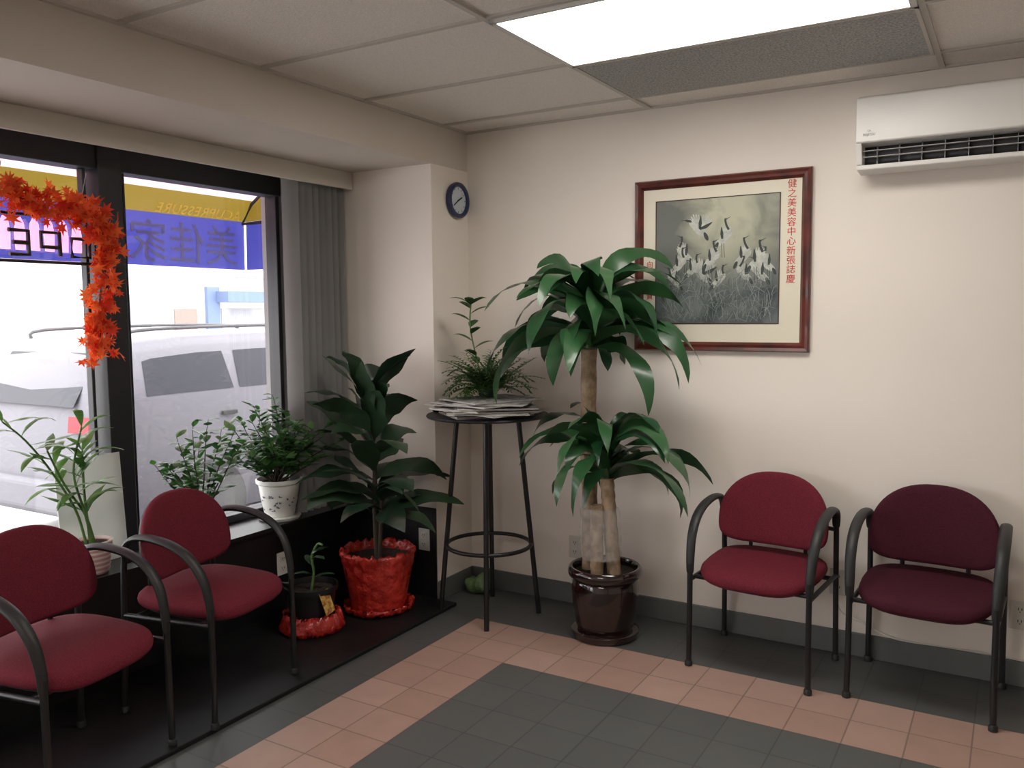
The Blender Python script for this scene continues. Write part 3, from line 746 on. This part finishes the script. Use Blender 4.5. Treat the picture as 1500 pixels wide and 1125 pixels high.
for k in range(26):
    a = rg.uniform(-2.4, .9); z_ = .05+rg.random()*.08; r_ = .072+(z_-.016)*.215+.0012
    for j in range(4):
        an = rg.uniform(0, PI); L_ = .012
        c = Vector((r_*math.cos(a), r_*math.sin(a), z_)); tg = Vector((-math.sin(a), math.cos(a), 0))
        d = tg*math.cos(an)*L_+Vector((0, 0, 1))*math.sin(an)*L_; e = Vector((math.cos(a), math.sin(a), 0))*.0008
        n_ = tg*math.sin(an)*.002-Vector((0, 0, 1))*math.cos(an)*.002
        fl.add([c+e-d*.2, c+e+d*.4+n_, c+e+d, c+e+d*.4-n_], [(0, 1, 2, 3)])
fl.build('floral_print', M['blueink'], po, sm=False, recalc=False)
fo = MB(); st = MB(); shrub(fo, st, (0,-.01,.18), 36, .46, 1.0, .070, .032, 24, random.Random(4), sillc(loc))
fo.build('foliage', M['shrub'], jp, recalc=False); st.build('stem', M['brstem'], jp)

loc = Vector((-.66, onx(297, 760, -.66).y, SILL))
sp2 = thing('potted_sill_plant', 'smaller dark leafy plant on the sill between window chair and white pot', 'plant', loc)
po = MB().lathe([(.045,0),(.05,.002),(.066,.10),(.072,.102),(.072,.118),(.066,.118),(.062,.1)], 32, cap1=False).build('pot', M['greypot'], sp2)
MB().lathe([(.001,.098),(.062,.1)], 24, cap0=False, cap1=False).build('soil', M['soil'], po)
fo = MB(); st = MB(); shrub(fo, st, (0,0,.095), 13, .46, .62, .082, .044, 13, random.Random(8), sillc(loc))
fo.build('foliage', M['shrub'], sp2, recalc=False); st.build('stem', M['brstem'], sp2)

loc = Vector((-.63, onx(136, 830, -.63).y, SILL))
lb = thing('lucky_bamboo', 'lucky bamboo with arching light green leaves in a pink striped pot on the sill', 'plant', loc)
po = MB().lathe([(.055,0),(.060,.003)]+[(.061+.003*(i % 2)+.0012*i, .008+i*.0096) for i in range(13)]+[(.080,.130),(.078,.134),(.070,.134),(.068,.12)], 40, cap1=False).build('pot', M['stripepot'], lb)
MB().lathe([(.001,.118),(.069,.12)], 32, cap0=False, cap1=False).build('soil', M['soil'], po)
fo = MB(); st = MB(); rg = random.Random(6)
cl0 = sillc(loc)
for pts in ([(0,-.02,.11),(.0,-.06,.27),(.0,-.15,.44),(.0,-.24,.57),(.0,-.32,.65)], [(.01,.0,.11),(.01,-.03,.26),(.0,-.06,.42),(.02,-.03,.60)], [(-.01,.02,.11),(0,-.02,.24),(.0,-.10,.38),(.0,-.16,.52)], [(.01,-.01,.11),(.0,-.02,.32),(.0,-.02,.50)]):
    S_ = smooth(pts, 6); st.tube(S_, [.006-.00012*i for i in range(len(S_))], 8)
    for k in range(12):
        b = S_[int(len(S_)*(.36+.63*k/11.01))]; az = rg.choice([-PI/2, PI/2])+rg.uniform(-.9, .9)
        fo.leaf(b, az, rad(rg.uniform(10, 75)), rad(rg.uniform(-70, 20)), rg.uniform(.13, .20), .034, 8, .3, .1, 'oval', clamp=cl0)
fo.build('foliage', M['bamboo'], lb, recalc=False); st.build('stem', M['bstem'], lb)

p0 = onx(92, 780, -.76); p1 = onx(172, 660, -.76)
T = Matrix.Translation((-.735, (p0.y+p1.y)/2, SILL)) @ Matrix.Rotation(rad(-4), 4, 'Y')
tag(MB().box((-.003, -.15, 0), (.003, .14, .45), T=T).build('poster_board', M['board'], sm=False), 'white blank board leaning against the window behind the lucky bamboo', 'board')

# garland
pts = [onx(u, v, -.69) for u, v in ((-60,262),(0,280),(50,296),(100,305),(140,322),(152,350),(150,400),(146,450),(147,490),(145,515))]
S_ = smooth(pts, 8)
gb = S_[0].copy(); gl = thing('leaf_garland', 'red and orange artificial maple leaf garland hanging in the window', 'garland', gb)
MB().tube([p-gb for p in S_], .003, 6).build('cord', M['brstem'], gl)
ml = MB(); rg = random.Random(12)
for i in range(420):
    b = S_[rg.randrange(len(S_))]-gb+Vector((rg.uniform(-.03, .035), rg.gauss(0, .036), rg.gauss(0, .030)))
    sz = rg.uniform(.026, .046)
    T = Matrix.Rotation(rg.uniform(-.9, .9), 4, 'Z') @ Matrix.Rotation(rg.uniform(-.8, .8), 4, 'Y') @ Matrix.Rotation(rg.uniform(0, 2*PI), 4, 'X')
    vs = [(0, 0, 0)]
    for k, rr in enumerate((1, .42, .85, .38, .95, .36, .7, .3, .25, .3, .7, .36, .95, .38, .85, .42)):
        a = 2*PI*k/16; vs.append((.10*sz*math.cos(2*a)*2*rr, sz*rr*math.sin(a), sz*rr*math.cos(a)))
    ml.add([T @ Vector(v_)+b for v_ in vs], [(0, 1+k, 1+(k+1) % 16) for k in range(16)])
ml.build('leaves', M['maple'], gl, sm=False, recalc=False)

# neon sign (seen from behind)
oR = onx(133, 330, -.765); zt = oR.z
ns = thing('neon_sign', 'neon sign glowing pink in a black frame in the window under the garland', 'sign', (-.765, oR.y, zt))
fr = MB(); lh = .115
def seg(mb, x, pts, r): mb.tube([(x, -a, -b) for a, b in pts], r, 8)
W_ = .075
def letter(off, strokes):
    for s_ in strokes: seg(fr, .0, [(off+a*W_, .02+b*lh) for a, b in s_], .0085)
letter(.012, [[(0,.35),(1,.35),(1,1),(0,1),(0,.30)]])
letter(.137, [[(0,1),(0,.2),(1,.2),(1,.7),(0,.7)]])
letter(.262, [[(1,.2),(0,.2),(0,1),(1,1)], [(0,.6),(.8,.6)]])
letter(.387, [[(0,1),(0,.2),(1,1),(1,.2)]])
seg(fr, 0, [(-.012,-.02),(-.012,lh+.045),(.50,lh+.045),(.50,-.02),(-.012,-.02)], .007)
for k in range(8):
    o_ = .045+k*.058
    MB().tube([(-.030, -o_, .012), (-.030, -o_, -.01), (-.030, -o_, -.05), (-.030, -o_, -.115)], [.006, .017, .022, .019], 14, sx=.4).build('tube', M['neon'], ns)
fr.build('frame', M['plastic'], ns)
for y in (-.06, -.40):
    MB().tube([(0, y+.0018*(k % 2)+.05*k/14, .015+k*.014) for k in range(15)], .0018, 5).build('chain', M['grey'], ns)

bg = MB().ell((0, 0, .045), (.075, .06, .05), 28, 18)
for v_ in bg.v:
    k = 1+.16*math.sin(v_.x*70+v_.z*40)*math.cos(v_.y*80); v_.x *= k; v_.y *= k; v_.z = max(.001, v_.z*(1+.2*math.sin(v_.x*60)))
o = bg.build('plastic_bag', M['bag'], angle=180); o.location = (.11, -.10, 0); tag(o, 'crumpled green plastic bag on the floor in the corner behind the tall table', 'bag')

# ------------------------------------------------------------ outside
GZ = -.25
MB().box((-2.4, -30, GZ-.1), (-.95, 40, GZ+.12)).build('sidewalk', M['walk'], sm=False, kind='structure')
MB().box((-12, -30, GZ-.12), (-2.4, 40, GZ)).build('street', M['asphalt'], sm=False, kind='structure')
MB().box((-14, -30, GZ-.1), (-12, 40, GZ+.12)).build('sidewalk', M['facade'], sm=False, kind='structure')
MB().box((-1.05, YP, GZ-.1), (-.95, 3.5, 3.4)).build('wall_outside', M['facade'], sm=False, kind='structure')
MB().box((-1.0, YF, H+.1), (-.93, YP, 3.4)).build('wall_outside', M['facade'], sm=False, kind='structure')
aw = thing('shop_awning', 'blue and yellow fabric shop awning with mirrored lettering seen outside the window', 'awning', (-1.0, 0, 1.80))
ye = .17; ys = -5.6
def sheet(prof, mat, name):
    vs = []
    for x, z_ in prof: vs += [(x, ys, z_), (x, ye, z_)]
    return MB().add(vs, [(2*i, 2*i+1, 2*i+3, 2*i+2) for i in range(len(prof)-1)]).build(name, mat, aw, sm=False, recalc=False)
sheet([(0, .96), (-.81, .436)], M['awnpink'], 'canopy')
yb = sheet([(-.81, .436), (-.90, .305)], M['awnyel'], 'yellow_band')
va = sheet([(-.90, .305), (-.905, -.01)], M['awnblue'], 'valance')
MB().add([(0, ye, .96), (0, ye, .32), (-.90, ye, .305), (-.81, ye, .436)], [(0, 1, 2, 3)]).build('side_panel', M['awnyel'], aw, sm=False, recalc=False)
MB().add([(0, ye, .32), (0, ye, -.01), (-.885, ye, -.01), (-.88, ye, .305)], [(0, 1, 2, 3)]).build('valance', M['awnblue'], aw, sm=False, recalc=False)
for y in (.14, -2.6, -4.0): MB().tube([(0, y, .92), (-.79, y, .41), (-.88, y, .29), (0, y, .29)], .010, 8).build('frame', M['frameblack'], aw)
TT = Matrix(((0, 0, -1, 0), (-1, 0, 0, 0), (0, 1, 0, 0), (0, 0, 0, 1)))
p = onx(350, 372, -1.895)
text_mesh('lettering', '美佳家', .27, M['awnink'], Matrix.Translation((-.896, p.y, .035)) @ TT, va, align='LEFT', space=1.0, ext=.001)
p = onx(350, 300, -1.88)
text_mesh('lettering', 'ACUPRESSURE', .090, M['awntext'], Matrix.Translation((-.889, p.y, .311)) @ Matrix.Rotation(rad(34.4), 4, 'Y') @ TT, yb, align='LEFT', ext=.001, space=1.12, off=.0012)

# minivan
VX = -3.60; VY = -.43
vn_ = thing('minivan', 'silver minivan parked outside the window with dark side windows', 'car', (VX, VY, GZ))
ST = [(0,.42,.80,.86,.78,.66),(.05,.32,1.02,1.12,.86,.76),(.18,.28,1.13,1.42,.89,.74),(.42,.25,1.16,1.55,.905,.71),(.9,.23,1.16,1.59,.915,.71),(1.5,.22,1.16,1.60,.92,.71),(2.2,.22,1.15,1.60,.92,.71),(2.7,.22,1.14,1.57,.92,.70),(3.2,.22,1.11,1.40,.92,.70),(3.7,.22,1.07,1.18,.91,.74),(4.3,.24,.97,1.03,.88,.74),(4.68,.28,.84,.90,.80,.68),(4.78,.36,.68,.74,.68,.58)]
vs = []
for (y, zb, zl, zr, w, wr) in ST:
    half = [(w*.92, zb), (w, zb+.16), (w*1.005, (zb+zl)/2), (w*.985, zl), (wr+.03, zr-.08), (wr*.90, zr-.01), (0, zr+.02)]
    vs += [(x, y, z_) for x, z_ in half]+[(-x, y, z_) for x, z_ in half[-2::-1]]
n = 13
fs = [(i*n+j, i*n+(j+1) % n, (i+1)*n+(j+1) % n, (i+1)*n+j) for i in range(len(ST)-1) for j in range(n)]+[tuple(range(n)), tuple((len(ST)-1)*n+j for j in range(n))]
MB().add(vs, fs).build('body', M['silver'], vn_, angle=50)
def sec(y):
    for a, b in zip(ST, ST[1:]):
        if a[0] <= y <= b[0]:
            t_ = (y-a[0])/(b[0]-a[0]); return [a[k]+(b[k]-a[k])*t_ for k in range(6)]
def sidept(y, q):
    _, zb, zl, zr, w, wr = sec(y); x0, z0, x1, z1 = w*.985, zl, wr+.03, zr-.08
    return x0+(x1-x0)*q, z0+(z1-z0)*q
for sx in (1, -1):
    for y0, y1 in ((.40, 1.16), (1.22, 2.05), (2.11, 2.95)):
        vs = []; K = 6
        for k in range(K+1):
            y = y0+(y1-y0)*k/K
            for q in (.06, .86):
                x, z_ = sidept(y, q); vs.append((sx*(x+.006), y+(.05 if (k == 0 and q > .5) else 0), z_))
        MB().add(vs, [(2*k, 2*k+1, 2*k+3, 2*k+2) for k in range(K)]).build('side_window', M['carglass'], vn_, recalc=False)
    MB().tube(smooth([(sx*.60, .45, 1.57), (sx*.60, .55, 1.635), (sx*.60, 1.5, 1.655), (sx*.60, 2.4, 1.645), (sx*.60, 2.55, 1.59)], 4), .013, 8).build('roof_rail', M['hub'], vn_)
    tl = MB(); vs = []
    for y, xx, dz in ((-.02, .60, .0), (.0, .80, 0), (.06, .875, 0), (.14, .905, .01), (.24, .925, .03)):
        vs += [(sx*xx, y, .95+dz), (sx*(xx-.012), y+.02, 1.06-dz*.5)]
    tl.add(vs, [(2*k, 2*k+1, 2*k+3, 2*k+2) for k in range(4)])
    tl.build('tail_light', M['tail'], vn_, sm=False, recalc=False)
    for y in (.90, 3.75):
        T = Matrix.Rotation(rad(90), 4, 'Y')
        ty = MB().lathe([(.20,-.11),(.31,-.11),(.33,-.08),(.33,.08),(.31,.11),(.20,.11)], 32, T=T, c=(sx*.83, y, .33)).build('tyre', M['tyre'], vn_)
        w_ = MB().lathe([(.03,-.10),(.195,-.10),(.195,.116),(.18,.112),(.05,.116),(.03,.120)], 24, T=T, c=(sx*.83, y, .33)) if sx > 0 else MB().lathe([(.03,-.120),(.05,-.116),(.18,-.112),(.195,-.116),(.195,.10)], 24, T=T, c=(sx*.83, y, .33))
        w_.build('hub', M['hub'], ty)
    MB().box((sx*.925-.012, 1.02, .98), (sx*.925+.012, 1.16, 1.01)).build('door_handle', M['tyre'], vn_, sm=False, bevel=.004)
rw = MB().add([(-.62,.045,1.12),(.62,.045,1.12),(.55,.30,1.48),(-.55,.30,1.48)], [(0,1,2,3)])
for v_ in rw.v: v_.y -= .03
rw.build('rear_window', M['carglass'], vn_, sm=False, recalc=False)
MB().box((-.84, -.06, .36), (.84, .10, .60)).build('bumper', M['silver'], vn_, sm=False, bevel=.05, seg=4)

mp = onz(-5, 640, GZ)
mc = thing('motorcycle', 'small dark motorcycle parked across the street at the left edge of the window', 'motorcycle', (mp.x, mp.y, GZ), rad(20))
for y in (-.62, .62):
    T = Matrix.Rotation(rad(90), 4, 'Y')
    MB().lathe([(.22,-.05),(.29,-.05),(.31,0),(.29,.05),(.22,.05)], 28, T=T, c=(0, y, .31), cap0=False, cap1=False).build('wheel', M['tyre'], mc)
MB().ell((0, .12, .78), (.14, .28, .14)).build('fuel_tank', M['tyre'], mc)
MB().box((-.12, -.62, .72), (.12, -.12, .80)).build('seat', M['tyre'], mc, sm=False, bevel=.03)
MB().box((-.14, -.2, .3), (.14, .2, .6)).build('engine', M['hub'], mc, sm=False, bevel=.04)
fr = MB().tube([(0,.62,.31),(0,.40,.98),(0,.38,1.05)], .025, 8); fr.tube([(-.32,.30,1.08),(0,.38,1.05),(.32,.30,1.08)], .015, 8); fr.tube([(0,-.62,.31),(0,-.1,.35),(0,.35,.85)], .025, 8)
fr.build('frame', M['tyre'], mc)

def building(y0, y1, hgt, wall, label, parts, x=-13.6):
    b = thing('storefront_building', label, 'building', (x, y0, GZ))
    MB().box((-3, 0, 0), (0, y1-y0, hgt)).build('wall', wall, b, sm=False)
    for (nm, a, c, z0, z1, mt, out) in parts: MB().box((0, a, z0), (out, c, z1)).build(nm, mt, b, sm=False)
    return b
building(-4, 6.6, 5.5, M['facade'], 'overexposed white building across the street at the left',
         [('shop_window', 7.2, 8.8, .6, 2.1, M['shopglass'], .03), ('sign_band', 6.0, 10.4, 2.5, 2.9, M['brick'], .1), ('shop_window', 9.3, 10.2, .5, 2.2, M['shopglass'], .03)])
building(6.65, 13.5, 6, M['brick'], 'pale brick shopfront across the street behind the minivan',
         [('sign_band', 1.2, 6.6, 2.65, 2.98, M['redpaint'], .12), ('sign_band', 0, 1.1, 2.55, 2.9, M['facade'], .12), ('shop_window', .1, 1.3, .6, 2.2, M['shopglass'], .03), ('door', 1.9, 2.5, .1, 1.9, M['doorred'], .04), ('door_frame', 2.75, 3.1, .1, 2.4, M['bluepaint'], .1), ('shop_window', 3.2, 5.0, .7, 1.9, M['shopglass'], .03), ('shop_window', 5.3, 6.6, .7, 1.9, M['shopglass'], .03), ('awning', 3.0, 5.2, 2.05, 2.3, M['bluepaint'], .5)])

# ------------------------------------------------------------ light
w = bpy.data.worlds.new('sky'); sc.world = w; w.use_nodes = True
w.node_tree.nodes['Background'].inputs[0].default_value = (.99, .98, .98, 1); w.node_tree.nodes['Background'].inputs[1].default_value = 6.2
